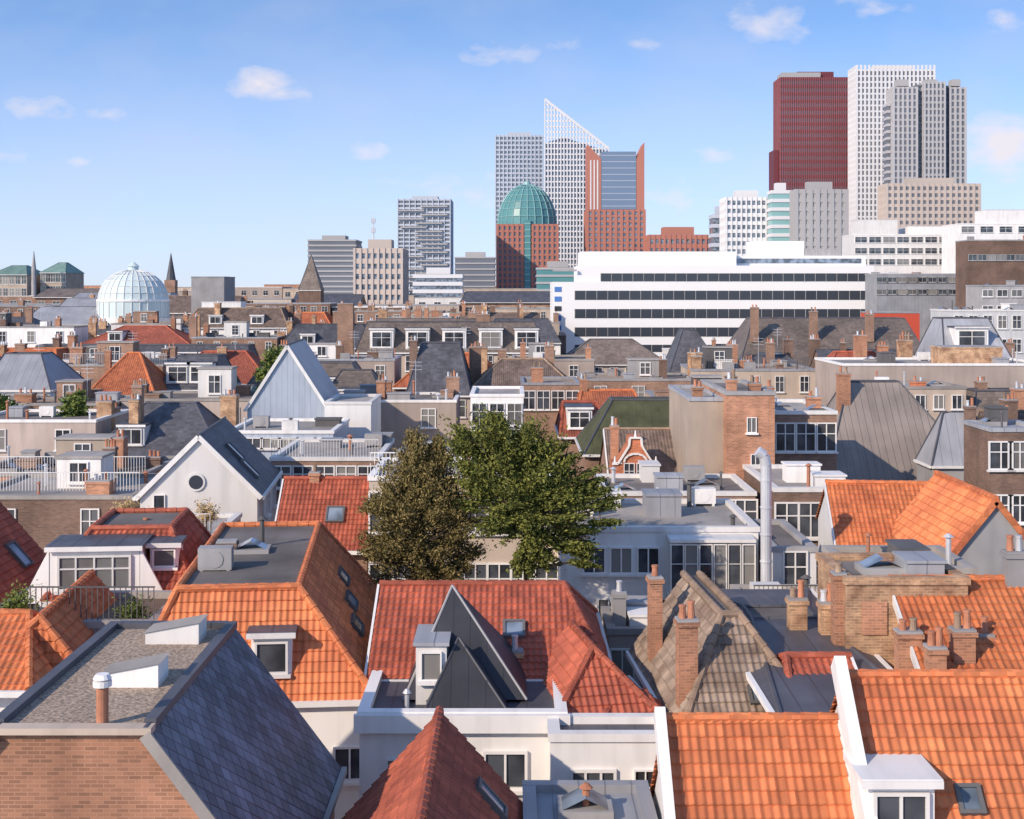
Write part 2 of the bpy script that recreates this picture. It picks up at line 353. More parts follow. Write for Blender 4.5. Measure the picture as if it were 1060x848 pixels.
    def clutter(s,n):
        x0,x1,y0,y1=s.L+.5,s.w-s.R-.5,s.Fi+.5,s.d-s.B-.5
        if x1-x0<1 or y1-y0<1:return
        z=s.zr-.05
        for i in range(n):
            x,y=random.uniform(x0,x1),random.uniform(y0,y1);k=random.random();m=MB()
            if k<.22:
                a,b,c=random.uniform(.4,.9),random.uniform(.4,.8),random.uniform(.4,.9);m.box(x-a,x+a,y-b,y+b,z,z+c);m.box(x-a-.06,x+a+.06,y-b-.06,y+b+.06,z+c+.001,z+c+.08);m.build('roof_hatch',random.choice(['white','grey','zinc','darkgrey','brickbrown']),s.root)
            elif k<.6:
                hh=random.uniform(.4,1.2);r=random.uniform(.05,.11);m.cyl((x,y,z),(x,y,z+hh),r,r,8);m.cyl((x,y,z+hh+.04),(x,y,z+hh+.14),r*2,.05,8);m.cyl((x,y,z+hh),(x,y,z+hh+.04),r*.6,r*.6,6);m.build('vent_pipe',random.choice(['metal','darkgrey','terracotta']),s.root)
            elif k<.78:
                m.box(x-.5,x+.5,y-.3,y+.3,z+.1,z+.75);m.cyl((x,y-.32,z+.42),(x,y-.3,z+.42),.26,.26,12);m.box(x-.45,x-.35,y-.3,y+.3,z,z+.1).box(x+.35,x+.45,y-.3,y+.3,z,z+.1);m.build('air_unit',random.choice(['white','grey']),s.root)
            else:
                m.box(x-.6,x+.6,y-.5,y+.5,z,z+.2);o=m.build('skylight','grey',s.root);m=MB();zz=z+.2
                for sx in(-1,1): m.poly([(x+sx*.5,y-.4,zz),(x+sx*.5,y+.4,zz),(x,y+.4,zz+.25),(x,y-.4,zz+.25)])
                m.build('pane','tglass',o)
    def rail(s,mat='darkgrey',y=.12,hh=.9,step=.16):
        m=MB();n=int(s.w/step);z=s.ze+.14
        for i in range(n+1): x=.05+(s.w-.1)*i/n;m.box(x-.012,x+.012,y-.012,y+.012,z,z+hh)
        m.box(.02,s.w-.02,y-.025,y+.025,z+hh,z+hh+.04);m.build('railing',mat,s.root)
def HP(label,p0,p1,Y,dep,pe,pr=None,ins=(0,0,0,0),**k):
    ze=Z(pe,Y);zr=None if pr is None else Z(pr,Y+ins[2]*dep)
    return House(label,X(p0,Y),X(p1,Y),Y,dep,ze,zr,ins,**k)
def solo(name,mb,mat,label,cat,group=None): return tag(mb.build(name,mat),label,cat,group)
# ------------------------------------------------ ground
m=MB();m.poly([(-6000,-300,0),(6000,-300,0),(6000,12000,0),(-6000,12000,0)]);g=m.build('ground','paving');g['kind']='structure'
m=MB();m.poly([(-400,232,.004),(400,232,.004),(400,240,.004),(-400,240,.004)]);g=m.build('road','asphalt');g['kind']='structure'
# ------------------------------------------------ foreground houses
h=House('brick gabled house with gravel flat top and dark diamond slate slopes, bottom left',-12,-4.2,24.5,7.5,10.8,14,(.34,.31,0,0),wall='brick',roof='diamond',top='gravel',trim='palefelt')
m=MB();m.box(-.1,5.5,-.16,.16,13.98,14.1);m.build('coping','beige',h.root);m=MB()
m.box(2.5,2.72,.2,7.5,14.0,14.16);m.box(5.28,5.5,.2,7.5,14.0,14.16);m.box(2.72,5.28,7.3,7.55,14.0,14.16);m.build('roof_kerb','lead',h.root)
for (px,py,a,b) in((134,713,1.15,.8),(178,668,1.2,.8)):
    p,q=h.hit('t',px,py);m=MB();x,y=p.x,p.y
    z=13.97
    m.poly([(x-a/2,y,z),(x+a/2,y,z),(x+a/2,y,z+.52),(x-a/2,y,z+.3)]);m.poly([(x-a/2,y+b,z),(x-a/2,y,z),(x-a/2,y,z+.3),(x-a/2,y+b,z+.3)]);m.poly([(x+a/2,y,z),(x+a/2,y+b,z),(x+a/2,y+b,z+.52),(x+a/2,y,z+.52)]);m.poly([(x+a/2,y+b,z),(x-a/2,y+b,z),(x-a/2,y+b,z+.3),(x+a/2,y+b,z+.52)])
    o=m.build('roof_light','white',h.root);m=MB();m.poly([(x-a/2-.04,y-.04,z+.305),(x+a/2+.04,y-.04,z+.54),(x+a/2+.04,y+b+.04,z+.54),(x-a/2-.04,y+b+.04,z+.305)]);m.build('glazing','palefelt',o)
p,q=h.hit('t',106,752);m=MB();m.cyl((p.x,p.y,13.95),(p.x,p.y,14.75),.11,.11,14);o=m.build('flue_pipe','terracotta',h.root);m=MB();m.cyl((p.x,p.y,14.74),(p.x,p.y,14.84),.17,.17,14);m.cyl((p.x,p.y,14.88),(p.x,p.y,14.96),.17,.12,14);m.cyl((p.x,p.y,14.84),(p.x,p.y,14.88),.08,.08,8);m.build('cowl','white',o)
h=House('red tiled gable roof with ridge pointing at the viewer, bottom centre',-3.95,.7,22.6,7.6,9.9,12.5,(.5,.5,0,0),wall='white',roof='red')
h.S('r',506,832,.6,.9)
h=House('white rendered house under a bright orange pantile slope, bottom right of centre',3.24,6.66,24.4,7.6,9.4,13,(0,0,.5,.5),wall='white',roof='orange')
m=MB();m.bar((-.17,.0,9.75),(-.17,3.8,13.2),.22,.4);m.build('gable_parapet','white',h.root)
h=House('orange tiled house with white dormer window, bottom right corner',6.98,13.2,24.2,8,9.9,13.9,(0,0,.5,.5),wall='white',roof='orange')
m=MB();m.bar((-.18,-.1,10.2),(-.18,4.0,14.25),.24,.45);m.build('gable_parapet','white',h.root)
h.D('f',932,876,1.3,1.2,2,rm='white');h.S('f',1003,832,.5,.6)
h=House('low zinc roofed annex below the white rear wings, bottom centre',.3,3.05,28,3,10.6,wall='grey',top='zinc',cop='zinc');h.clutter(2)
h=HP('white rear house with cornice and steep dark slate pyramids, centre foreground',372,585,34,5,742,wall='white',top='lead',cop='white')
h.W('F',523,797,46,40,2);h.W('F',412,800,24,30,2)
m=MB();m.box(-.12,h.w+.12,-.22,-.07,h.ze-.35,h.ze+.1);m.build('cornice','white',h.root)
def pyr(h,x0,x1,y0,y1,z,ax,ay,az,nm='slate_pyramid',mat='darkroof',fl=(0,),fm='grey'):
    m=MB();b=[(x0,y0,z),(x1,y0,z),(x1,y1,z),(x0,y1,z)]
    for k in range(4): m.poly([b[k],b[(k+1)%4],(ax,ay,az)])
    o=m.build(nm,mat,h.root)
    for k in fl: m=MB();m.cyl(b[k],(ax,ay,az),.035,.035,6);m.build('hip_flashing',fm,o)
x0=h.x0;pyr(h,X(420,36)-x0,X(545,36)-x0,1.3,5.2,11.3,X(470,38)-x0,2.9,Z(606,36.9),fl=(0,1));pyr(h,X(440,34.5)-x0,X(524,34.5)-x0,.5,2.4,11.3,X(474,35)-x0,1.5,Z(660,35.5),fl=(0,1),fm='lead')
m=MB();bx=X(446,35)-x0;m.box(bx-.4,bx+.4,1.15,3.0,11.2,12.75);o=m.build('dormer','white',h.root);m=MB();m.box(bx-.47,bx+.47,1.07,3.05,12.752,12.84);m.build('dormer_roof','zinc',o)
a,b=winmesh(.55,.75,1);q=link('window_frame',a,o);q.location=(bx,1.147,11.85);q=link('pane',b,o);q.location=(bx,1.147,11.85)
h.clutter(3)
h=HP('low white wing with small windows right of the slate pyramids',570,694,32.6,1.5,765,wall='white',top='lead',cop='white')
h.W('F',614,806,48,20,3);h.W('F',668,806,24,20,2)
h=HP('long red pantile roof with one skylight behind the slate pyramids',384,628,37.8,7,694,607,(0,.16,.5,.5),wall='white',roof='red');h.S('f',532,655,.65,.75);h.CP(533,672,700,16,.6,1,'brickpale')
h=HP('small hipped red tiled roof between slate pyramids and brown roof',574,690,34.4,4.4,752,676,(.5,.5,.4,0),wall='white',roof='red',rot=10)
h=HP('low hipped red roof lean-to beside the white wing',618,700,33.9,2.0,762,722,(.3,.3,.9,0),wall='white',roof='red')
h=House('large orange hipped roof with black flat top and white walls, left of centre',-10.5,-3.85,36.6,13,10.9,13.5,(.18,.31,.11,.1),rot=5,wall='white',roof='orange',top='bitumen')
for px,py in((354,600),(362,625),(368,650)): h.S('r',px,py,1.3,.55)
h.D('f',281,703,1.1,1.2,1);h.CP(288,592,612,9,6,1,'metal');h.C(1.9,7,.6,.5,13,13.9,0,'brickdark');h.clutter(3)
h.W('F',362,790,34,36,2)
h=House('orange and red tiled hipped house at left edge, lower of two',-14.9,-10.3,34.8,6.2,11,13.3,(.55,.45,.1,0),rot=4,wall='white',roof='orange')
h=House('low orange pantile wing over white wall at the left edge',-18.5,-12.1,33.9,4.4,12.2,13.3,(0,.12,.5,.5),wall='white',roof='orange')
h.W('F',60,712,20,14,1)
h=House('steep red tiled roof slope cut by the left edge',-23,-17,42,8,11.8,15.2,(.5,.5,0,0),wall='white',roof='red');h.S('r',18,577,.8,1.1)
h.wins(2,fc='R')
h=HP('red roofed house with wide white glazed dormer behind terrace',50,196,43,7,617,550,(.2,.22,.3,.2),rot=5,wall='white',roof='red')
o=h.D('f',98,617,2.8,1.5,4);h.D('f',170,590,.9,.8,1);h.CP(150,545,575,9,4,1,'brickdark')
for sx in(-1,1):
    m=MB();p,q=h.hit('f',98,617);m.prism(sorted([(p.x+sx*1.42,p.z-.2),(p.x+sx*2.3,p.z-.2),(p.x+sx*1.42,p.z+1.5)],reverse=(sx<0)),p.y-.02,p.y+.1);m.build('dormer_cheek','white',h.root)
h=HP('flat terrace annex with black railing and potted plants at left',28,160,37.8,3.8,648,wall='grey',top='wood');h.rail()
h=HP('white gabled house with round window and slate roof, left',145,265,62,8.5,512,452,(.5,.5,0,0),rot=4,wall='white',roof='slate')
p,q=h.hit('F',203,499);m=MB();m.cyl((p.x,-.08,p.z),(p.x,.02,p.z),.42,.42,20);o=m.build('round_window','white',h.root);m=MB();m.cyl((p.x,-.1,p.z),(p.x,-.05,p.z),.32,.32,20);m.build('pane','ribbon_glass',o)
for px,py in((243,470),(258,487)): h.S('r',px,py,.9,1.2)
h.W('F',165,520,12,16,1);h.wins(3,1,.8,1.2,fc='R')
h=HP('flat terrace in front of the white gabled house with white railing',118,218,54,6,560,wall='beige',top='palefelt',cop='white');h.rail('white',step=.2)
h.wins(3,2,.9,1.3)
h=HP('dark red pantile slope with skylight left of the olive tree',284,380,57,6,566,497,(0,0,.5,.5),wall='brickbrown',roof='red');h.S('f',347,535,.8,.9);h.CP(326,488,510,10,3,1)
# right cluster
h=HP('weathered brown pantile roof with skylight and grey side wall, right of centre',708,852,33.6,7.6,754,640,(.44,.42,.33,0),rot=4,wall='grey',roof='brown');h.S('f',783,723,.42,.55)
h.wins(4,1,.8,1.3,.25,fc='L')
h.CP(711,640,700,20,1.2,2);h.CP(678,596,660,13,5.5,1)
h=HP('flat grey roofed block with brick chimneys behind the weathered brown roof',630,742,43.6,3,655,wall='pinkgrey',top='palefelt');h.wins(4,1,.8,1.1);h.CP(641,612,660,13,1.,1,'grey');h.CP(720,622,660,16,1.,2,'brickpale');h.clutter(3)
h=HP('white house with low zinc roof and window row behind brown roof',786,876,37,5,668,642,(.1,.1,.5,.2),wall='white',roof='lead');h.W('F',818,690,26,24,3);h.W('F',853,690,26,24,3)
h.CP(825,618,650,18,1.5,2,'brickpale');h.CP(856,622,655,15,1,2,'brickpale')
h=HP('small dark red roof between brown roof and orange roofs',822,900,32.8,4.6,744,682,(.15,0,.5,.5),wall='brickbrown',roof='red')
h=HP('weathered pale brick party wall house with flat roof, right',876,1002,36.5,3.4,603,wall='brickpale',top='bitumen',cop='brickpale');h.CP(940,652,700,24,-1.4,2,'brick');h.CP(868,592,640,12,.5,1,'brick');h.clutter(2)
for px,py,w_,h_ in((905,640,26,34),(950,648,24,40)):
    p,q=h.hit('F',px,py);m=MB();m.box(p.x-w_*q/2,p.x+w_*q/2,-.05,-.01,p.z-h_*q/2,p.z+h_*q/2);m.build('bricked_up_opening','brick',h.root)
h=HP('bright orange tiled slope with brick chimneys at right edge',962,1110,33.8,6.6,712,602,(0,0,.5,.5),wall='brick',roof='orange')
h.CP(968,668,712,18,.3,2);h.CP(996,650,700,22,.8,2);h.CP(1019,655,690,14,1.6,1);h.CP(1050,570,620,20,3.2,2,'grey')
h=HP('white house with orange tiled slope, right, left one of the orange pair',868,982,52,6.5,566,501,(.0,.0,.5,.5),wall='white',roof='orange',rot=-6)
h.W('F',892,585,20,22,2)
h=HP('grey gabled house with orange tiled slope, right one of the orange pair',978,1082,46.5,6.4,582,518,(.5,.5,0,0),wall='grey',roof='orange',trim='orange')
h=HP('flat grey roof annex in front of the grey orange roofed gable',880,1010,41,3.5,592,wall='brickbrown',top='palefelt');h.clutter(3)
# centre
h=HP('long white flat roofed house with glazed veranda, behind the trees',580,785,52,7,549,wall='white',top='palefelt',cop='white');h.clutter(9)
for i in range(3): h.W('F',615+i*28,580,24,28,2)
m=MB();a,q=h.hit('F',690,612);b,q=h.hit('F',777,556);m.box(a.x,b.x,-1.2,-.02,a.z-.1,a.z);m.box(a.x,b.x,-1.2,-.02,b.z,b.z+.12);o=m.build('veranda','white',h.root)
for i in range(6):
    a_,b_=winmesh((b.x-a.x)/6-.04,b.z-a.z-.12,1);q=link('window_frame',a_,o);q.location=(a.x+(i+.5)*(b.x-a.x)/6,-1.1,a.z+.06);q=link('pane',b_,o);q.location=(a.x+(i+.5)*(b.x-a.x)/6,-1.1,a.z+.06)
for i in range(6): h.W('F',598+i*32,632,24,26,2)
h=HP('cream rear facade with tall windows between the two courtyard trees',382,578,55,6,496,wall='cream',top='palefelt',cop='white');h.wins(8,3,1.0,1.7);h.clutter(4);h.rail('white')
h=HP('grey felt flat roof block left of the silver duct',625,782,62,6,512,wall='brickbrown',top='bitumen',cop='white');h.clutter(8);h.wins(7,1,1.2,1.5,.2)
h=HP('dark flat roofed brick block right of the silver duct',802,876,60,8,508,wall='brickdark',top='palefelt',cop='white');h.clutter(4);h.wins(3,2)
h=HP('narrow white fronted house with tall window beside the duct',800,845,50,6,570,wall='white',top='bitumen');h.W('F',823,592,26,44,2)
h=HP('lower brown brick house with roof terrace right of veranda',780,880,45,4.5,640,wall='brickbrown',top='palefelt');h.wins(3,1);h.clutter(3);h.rail()
h=HP('beige rendered firewall house with flat top beside tall brick house',714,752,69,9,414,wall='beige',top='palefelt');h.CP(722,400,420,10,2,2)
h=HP('tall brick house with three chimneys behind the silver duct',752,802,68,9,408,wall='brick',top='bitumen');h.CP(757,392,412,10,1,2);h.CP(781,396,415,12,2,2);h.CP(796,400,415,8,4,1);h.W('F',778,440,10,16,2);h.W('F',782,478,10,16,2)
h.wins(1,1,fc='L')
h=HP('brown brick house with windows right of tall brick house',802,866,74,8,428,wall='brickbrown',top='palefelt',cop='white');h.wins(3,2);h.clutter(3);h.CP(842,410,430,14,3,2)
m=MB()
pts=[(X(793,49.4),49.4,4),(X(793,49.4),49.4,Z(482,49.4)),(X(791,49.4),49.4,Z(472,49.4)),(X(784,49.4),49.4,Z(467,49.4))]
for a,b in zip(pts,pts[1:]): m.cyl(a,b,.2,.2,14)
for i in range(5): z=Z(610-i*28,49.4);m.cyl((X(793,49.4),49.4,z),(X(793,49.4),49.4,z+.06),.225,.225,14)
solo('ventilation_duct',m,'metal','tall silver ventilation duct with bent top against brick house','duct')
# ornate gable house
h=HP('dark tiled house with ornate red and white brick gable',633,714,73,9,503,445,(0,0,.5,.5),wall='brickbrown',roof='brown')
x0=h.x0;m=MB();cx=X(657,73)-x0;zb=Z(505,73)
prof=[(-1.25,0),(1.25,0),(1.25,1.35),(.95,1.35),(.35,2.3),(.3,2.75),(-.3,2.75),(-.35,2.3),(-.95,1.35),(-1.25,1.35)]
m.prism([(cx+a,zb+b) for a,b in prof],-.45,1.5)
o=m.build('ornate_gable','brickred',h.root);m=MB()
for a,b in zip(prof[2:],prof[3:]): m.bar((cx+a[0],-.5,zb+a[1]),(cx+b[0],-.5,zb+b[1]+.001),.12,.1)
for z in(.1,.75,1.35):
    m.box(cx-1.25,cx-.72,-.5,-.452,zb+z,zb+z+.08);m.box(cx+.72,cx+1.25,-.5,-.452,zb+z,zb+z+.08)
for k in range(7):
    a=math.pi*k/7;b=math.pi*(k+1)/7;m.bar((cx+.62*math.cos(a),-.5,zb+1.45+.45*math.sin(a)),(cx+.62*math.cos(b),-.5,zb+1.45+.45*math.sin(b)+.0005),.1,.1)
for sx in(-1.1,1.1,0): zt=1.35 if sx else 2.75;m.cyl((cx+sx,-.45,zb+zt),(cx+sx,-.45,zb+zt+.4),.08,.03,8)
m.build('stone_trim','white',o)
for sx in(-.34,.34): a_,b_=winmesh(.58,1.15,2);q=link('window_frame',a_,o);q.location=(cx+sx,-.46,zb+.25);q=link('pane',b_,o);q.location=(cx+sx,-.46,zb+.25)
h.CP(636,440,470,8,2,2)
h=HP('olive green hipped roof behind the ornate brick gable',606,716,86,9,468,415,(.3,.04,.45,.3),wall='brickbrown',roof='greenroof',top='greenroof')
h=HP('small red tiled roof left of the olive green roof',580,632,97,8,450,417,(.1,.2,.5,.4),wall='brickbrown',roof='red');h.D('f',600,446,1.8,1.6)
h=HP('orange tiled ridge behind the olive green roof',598,668,106,8,428,405,(.1,.1,.5,.4),wall='brick',roof='orange');h.CP(604,392,415,8,4,2)
h=HP('big brown grey ridged roof with sloping left plane, right',856,1020,84,10,495,396,(.26,.40,.5,.4),wall='brickdark',roof='ridged_brown',top='bitumen');h.C(2.,4,.8,.6,10,16.6,2)
h=HP('lower grey zinc hipped roof right of the big ridged roof',965,1030,80,3,480,428,(.3,.2,.5,.4),wall='grey',roof='zinc');h.CP(1004,420,470,10,1,2,'brickdark')
h=HP('dark brick block with grey slanted attic at right edge',1026,1085,66,4,446,wall='brickdark',top='zinc');h.wins(3,3,1.2,1.4);h.clutter(4)
h=HP('long pinkish grey blind walled block, right',872,1090,112,10,378,wall='pinkgrey',top='palefelt',cop='white');h.clutter(10);h.CP(1000,358,380,60,3,0,'brickpale')
h=HP('low beige house with red parapet boxes below pinkish wall',905,1000,103,6,402,wall='beige',top='palefelt');h.clutter(4);h.CP(950,394,404,14,2,2,'brickred');h.wins(5,1,.8,1.1)
h=HP('huge dark mansard roofed block with skylights below white office',762,974,150,20,392,330,(.16,.05,.5,.3),wall='beige',roof='slate_brown',top='bitumen')
for px in(792,808,846,862): h.S('f',px,372,1.5,2.2)
for px,pt in((781,318),(842,322),(900,325)): h.CP(px,pt,345,8,6,2,'brickbrown')
h=HP('beige blind firewall with sloping top below white office',690,756,140,8,395,342,(.3,.5,.3,.3),wall='pinkgrey',roof='slate')
# left and centre-left
h=HP('pale blue clad building with pointed gable, left of centre',256,338,95,12,422,358,(.5,.5,0,0),rot=3,wall='bluepanel',roof='zinc')
h=HP('white box block attached right of the pale blue gable',336,384,93,7,418,wall='white',top='palefelt',cop='white')
h=HP('low pale blue base block with long window below the blue gable',234,345,84,8,448,wall='bluepanel',top='palefelt',cop='white');h.wins(6,1,1.3,.7,.3);h.clutter(5)
h=HP('flat white edged block with railings between gables',280,392,72,9,476,wall='brickbrown',top='palefelt',cop='white');h.clutter(7);h.wins(5,1,1.1,1.2,.3);h.rail('white')
h=HP('orange tiled hipped house among left row of old houses',84,162,112,9,414,366,(.42,.42,.5,.5),wall='brick',roof='orange');h.wins(3,1);h.CP(112,362,380,6,4,1)
h=HP('blue grey slate mansard house with white dormers, left row',165,226,117,9,402,369,(.15,.15,.35,.3),wall='brickdark',roof='slate');h.D('f',184,398,2,1.8);h.D('f',207,398,2,1.8);h.wins(4,1,1.,1.6)
h=HP('low house with turquoise copper roof, left row',204,258,113,7,410,400,(.1,.1,.6,.3),wall='white',roof='copper');h.wins(4,1)
h=HP('pale zinc roofed glasshouse block at left edge',-20,52,110,9,402,367,(.1,.35,.4,.3),wall='white',roof='zinc');h.wins(5,1)
h=HP('brown brick row house with grey flat roof, left row',50,86,112,8,412,wall='brickbrown',top='palefelt');h.wins(3,1);h.clutter(3)
h=HP('long slate mansard terrace with white dormers, far left',20,258,160,10,391,358,(.03,.03,.35,.3),wall='brickbrown',roof='slate')
for px in range(36,250,26): h.D('f',px,388,2.6,2.6)
h.wins(14,1,1.1,1.8)
h=HP('wide brown mansard block with dormers, centre behind the trees',368,562,172,12,364,334,(.04,.04,.4,.3),wall='beige',roof='slate_brown')
for px in(395,432,470,508,545): h.D('f',px,362,3,2.6)
h.wins(12,1,1.2,2.);h.CP(358,314,380,16,4,0,'brickbrown');h.CP(500,325,345,14,6,3,'brickbrown')
h=HP('grey hipped slate house right of the pale blue gable',322,402,112,10,428,384,(.3,.3,.5,.4),wall='brickbrown',roof='slate_brown');h.D('f',362,424,2,1.6)
h=HP('beige gabled block with slate crown, centre',420,487,122,10,408,356,(.2,.2,.4,.3),wall='pinkgrey',roof='slate');h.wins(3,1);h.CP(428,352,380,8,3,2,'brickdark')
h=HP('low white flat roofed studio behind the green tree',487,542,96,8,410,wall='white',top='palefelt',cop='white');h.wins(3,1)
h=HP('brown brick block with flat terrace, behind the green tree',540,600,112,8,398,wall='brickbrown',top='gravel');h.wins(4,1);h.CP(556,380,402,12,3,2)
h=HP('grey curved zinc roofed block, right edge below dark box',978,1048,122,9,372,330,(.15,.15,.4,.3),wall='grey',roof='zinc');h.D('f',1006,362,3,2)
# ------------------------------------------------ filler rows
ORD=['first','second','third','fourth','fifth','sixth','seventh','eighth','ninth','tenth','eleventh','twelfth','thirteenth','fourteenth','fifteenth','sixteenth','seventeenth','eighteenth','nineteenth','twentieth']
WALLN={'brickbrown':'brown brick','brick':'red brick','beige':'beige','cream':'cream','brickdark':'dark brick','white':'white','pinkgrey':'pinkish','grey':'grey'}
def row(Y,p0,p1,h0,h1,w0,w1,where,pflat=.5,dep=8,win=True):
    x=X(p0,Y);xe=X(p1,Y);i=0
    while x<xe:
        w=random.uniform(w0,w1);yy=Y+random.uniform(-1,1.5);d=dep
        if any(not(x+w-.4<a or x+.4>b or yy+d<c or yy>e) for a,b,c,e in OCC):
            x+=1.;continue
        ze=random.uniform(h0,h1);wall=random.choice(['brickbrown','brickbrown','brickbrown','brick','beige','brickdark','pinkgrey','cream','pinkgrey','white','beige'])
        k=random.random();lab=WALLN[wall]
        o=ORD[i] if i<20 else 'last'
        if k<pflat:
            s=House(f'{lab} flat roofed building, {o} from left, row {where}',x,x+w,yy,d,ze,wall=wall,top=random.choice(['bitumen','palefelt','gravel','bitumen']),name='building',cat='building')
        else:
            rf=random.choice(['slate','slate_brown','slate','red','brown','zinc','slate_brown','orange' if Y>120 else 'slate_brown']);dz=random.uniform(2.2,3.6)
            ins=random.choice([(.0,.0,.5,.5),(.15,.15,.35,.3),(.3,.3,.5,.4),(.1,.1,.3,.3)]) if w<16 else random.choice([(.05,.05,.4,.3),(0,0,.5,.5)])
            rn={'slate':'grey slate','slate_brown':'brown slate','red':'red tile','orange':'orange tile','brown':'brown tile','zinc':'zinc'}[rf]
            s=House(f'{lab} house, {rn} roof, {o} from left, row {where}',x,x+w,yy,d,ze-dz*.6,ze+dz*.4,ins,wall=wall,roof=rf,name='house')
            if s.Fi>0 and random.random()<.7 and Y<260:
                for q in range(random.choice([1,2])): s.D('f',0,0,min(2.,w*.2),1.4,2,p=Vector((w*(.3+.4*q),s.Fi*.12,s.ze+.12*(s.zr-s.ze))))
        if Y<300:
            if win: s.wins(max(2,int(w/random.uniform(2.0,3.4))),1 if Y>120 else 2,random.uniform(.8,1.3),random.uniform(1.2,1.8))
            for q in range(random.choice([1,2,3,4])): s.C(random.choice([.5,w-.5,w*.5,w*.3,w*.75]),random.uniform(d*.15,d*.85),random.uniform(.5,1.3),random.uniform(.45,1.2),s.ze-1,s.zr+random.uniform(.5,1.8),random.choice([1,2,3,4]),random.choice(['brick','brickbrown','brickdark','brickpale']))
            if k<pflat:s.clutter(random.choice([4,6,8,9]) if Y<200 else 2)
            if k<.25 and Y<130: s.rail(random.choice(['white','darkgrey','metal']),y=random.choice([.12,1.5]))
            if k<.4 and Y<215 and w>6:
                m=MB();a=random.uniform(.1,.5)*w;bw=random.uniform(2.,3.5);y0=d*.45;zz=s.zr-.05;hh=random.uniform(1.3,2.3);m.box(a,a+bw,y0,y0+2.2,zz,zz+hh);o2=m.build('roof_house',random.choice(['grey','white','brickbrown','beige','darkgrey']),s.root)
                m=MB();m.box(a-.1,a+bw+.1,y0-.1,y0+2.3,zz+hh+.002,zz+hh+.12);m.build('flat_roof','palefelt',o2)
                a_,b_=winmesh(1.0,min(1.5,hh*.7),2);q=link('window_frame',a_,o2);q.location=(a+bw/2,y0,zz+.3);q=link('pane',b_,o2);q.location=(a+bw/2,y0,zz+.3)
            if random.random()<.35 and Y<200:
                m=MB();ax=w*.6;m.cyl((ax,d*.5,s.zr-.3),(ax,d*.5,s.zr+3),.03,.02,5)
                for zz in(2.2,2.5,2.8): m.box(ax-.5,ax+.5,d*.5-.015,d*.5+.015,s.zr+zz,s.zr+zz+.03)
                m.build('antenna','metal',s.root)
        elif win:
            n=int(w/4)
            s.wins(n,1,2.0,2.0,1.2)
        x+=w+(.15 if random.random()<.8 else 1.2);i+=1
row(44,-60,50,9,10.5,6,8,'below left red slope',.9,7)
row(66,-40,1100,10.6,12.2,7,10,'beside the white gable',.9)
row(77,-40,1100,11.2,13,7,11,'beside the ornate gable',.85)
row(90,-40,1100,12,13.4,7,11,'beside the blue gable',.8)
row(103,-40,1100,12.6,13.8,7,11,'behind the blue gable',.8)
row(124,-40,1100,13.2,15,8,12,'behind orange hipped house',.6,9)
row(140,-40,1100,13.6,15.2,8,13,'before dark mansard block',.5,9)
row(188,-40,560,14.5,17,10,16,'before the domed skyline',.5,10)
row(188,565,1100,11.8,13.6,10,16,'before the white office',.5,10)
row(206,-40,560,15,18,10,16,'before the glass dome',.5,10)
row(245,-40,560,15.5,18,12,22,'behind the glass dome',.6,12)
row(275,-40,560,17,19.5,14,24,'two behind glass dome',.6,14)
row(330,-40,560,18,21,16,30,'of nearest far skyline',.65,16)
row(400,-40,620,19,22,18,34,'of middle far skyline',.7,20)
row(520,-40,800,20,23,24,44,'of towers\' far skyline',.8,24)
row(700,-60,1130,22,25,40,70,'of farthest skyline',.9,30)
# ------------------------------------------------ glass dome
def dome(t,cx,cy,z,r,hh,ry=None,n=20,rings=6,gm='teal_pale',rm='white',rr=.12):
    ry=ry or r
    def P(i,j,e=1.): a=2*math.pi*i/n;b=math.pi/2*j/rings;return (cx+r*e*math.cos(b)*math.cos(a),cy+ry*e*math.cos(b)*math.sin(a),z+hh*e*math.sin(b))
    m=MB()
    for i in range(n):
        for j in range(rings): m.poly([P(i,j),P(i+1,j),P(i+1,j+1),P(i,j+1)])
    o=m.build('dome',gm,t)
    for i in range(n):
        m=MB()
        for j in range(rings-1): m.cyl(P(i,j,1.01),P(i,j+1,1.01),rr,rr,5,False)
        m.build('rib',rm,o)
    for j in range(1,rings-1):
        m=MB()
        for i in range(n): m.cyl(P(i,j,1.01),P(i+1,j,1.01),rr*.8,rr*.8,5,False)
        m.build('ring',rm,o)
Yd=232;t=thing('glass_dome','pale turquoise glass dome with white ribs and lantern, far left','dome',(X(138,Yd),Yd,0));k=Yd/F
zd=Z(312,Yd)
m=MB();m.cyl((0,0,0),(0,0,Z(329,Yd)),6.4,6.4,32);m.build('drum','white',t)
m=MB();m.cyl((0,0,Z(329,Yd)+.01),(0,0,zd),5.95,5.95,28);o=m.build('glazed_drum','teal_pale',t)
for i in range(28): a=2*math.pi*i/28;m=MB();m.cyl((6*math.cos(a),6*math.sin(a),Z(329,Yd)),(6*math.cos(a),6*math.sin(a),zd),.06,.06,5);m.build('rib','white',o)
m=MB();m.cyl((0,0,zd),(0,0,zd+.35),6.1,6.1,32);m.build('cornice','white',t)
dome(t,0,0,zd+.3,5.8,Z(281,Yd)-zd,n=28,rings=7,rr=.055)
m=MB();m.cyl((0,0,Z(283,Yd)),(0,0,Z(276,Yd)),.9,.9,12);m.cyl((0,0,Z(276,Yd)),(0,0,Z(271,Yd)),1.1,.1,12);m.build('lantern','teal_pale',t)
h=HP('pale curved glass roofed hall left of the dome',20,112,226,12,335,318,(.1,.1,.5,.4),wall='white',roof='zinc',name='building',cat='building')
h=HP('white block with rooftop plant right of the glass dome',203,276,222,10,322,wall='white',top='white',cop='white',name='building',cat='building');h.clutter(6);h.CP(232,312,330,40,4,0,'white')
h=HP('grey twin ventilation block above the left rooftops',198,232,255,10,287,wall='grey',top='palefelt',name='building',cat='building')
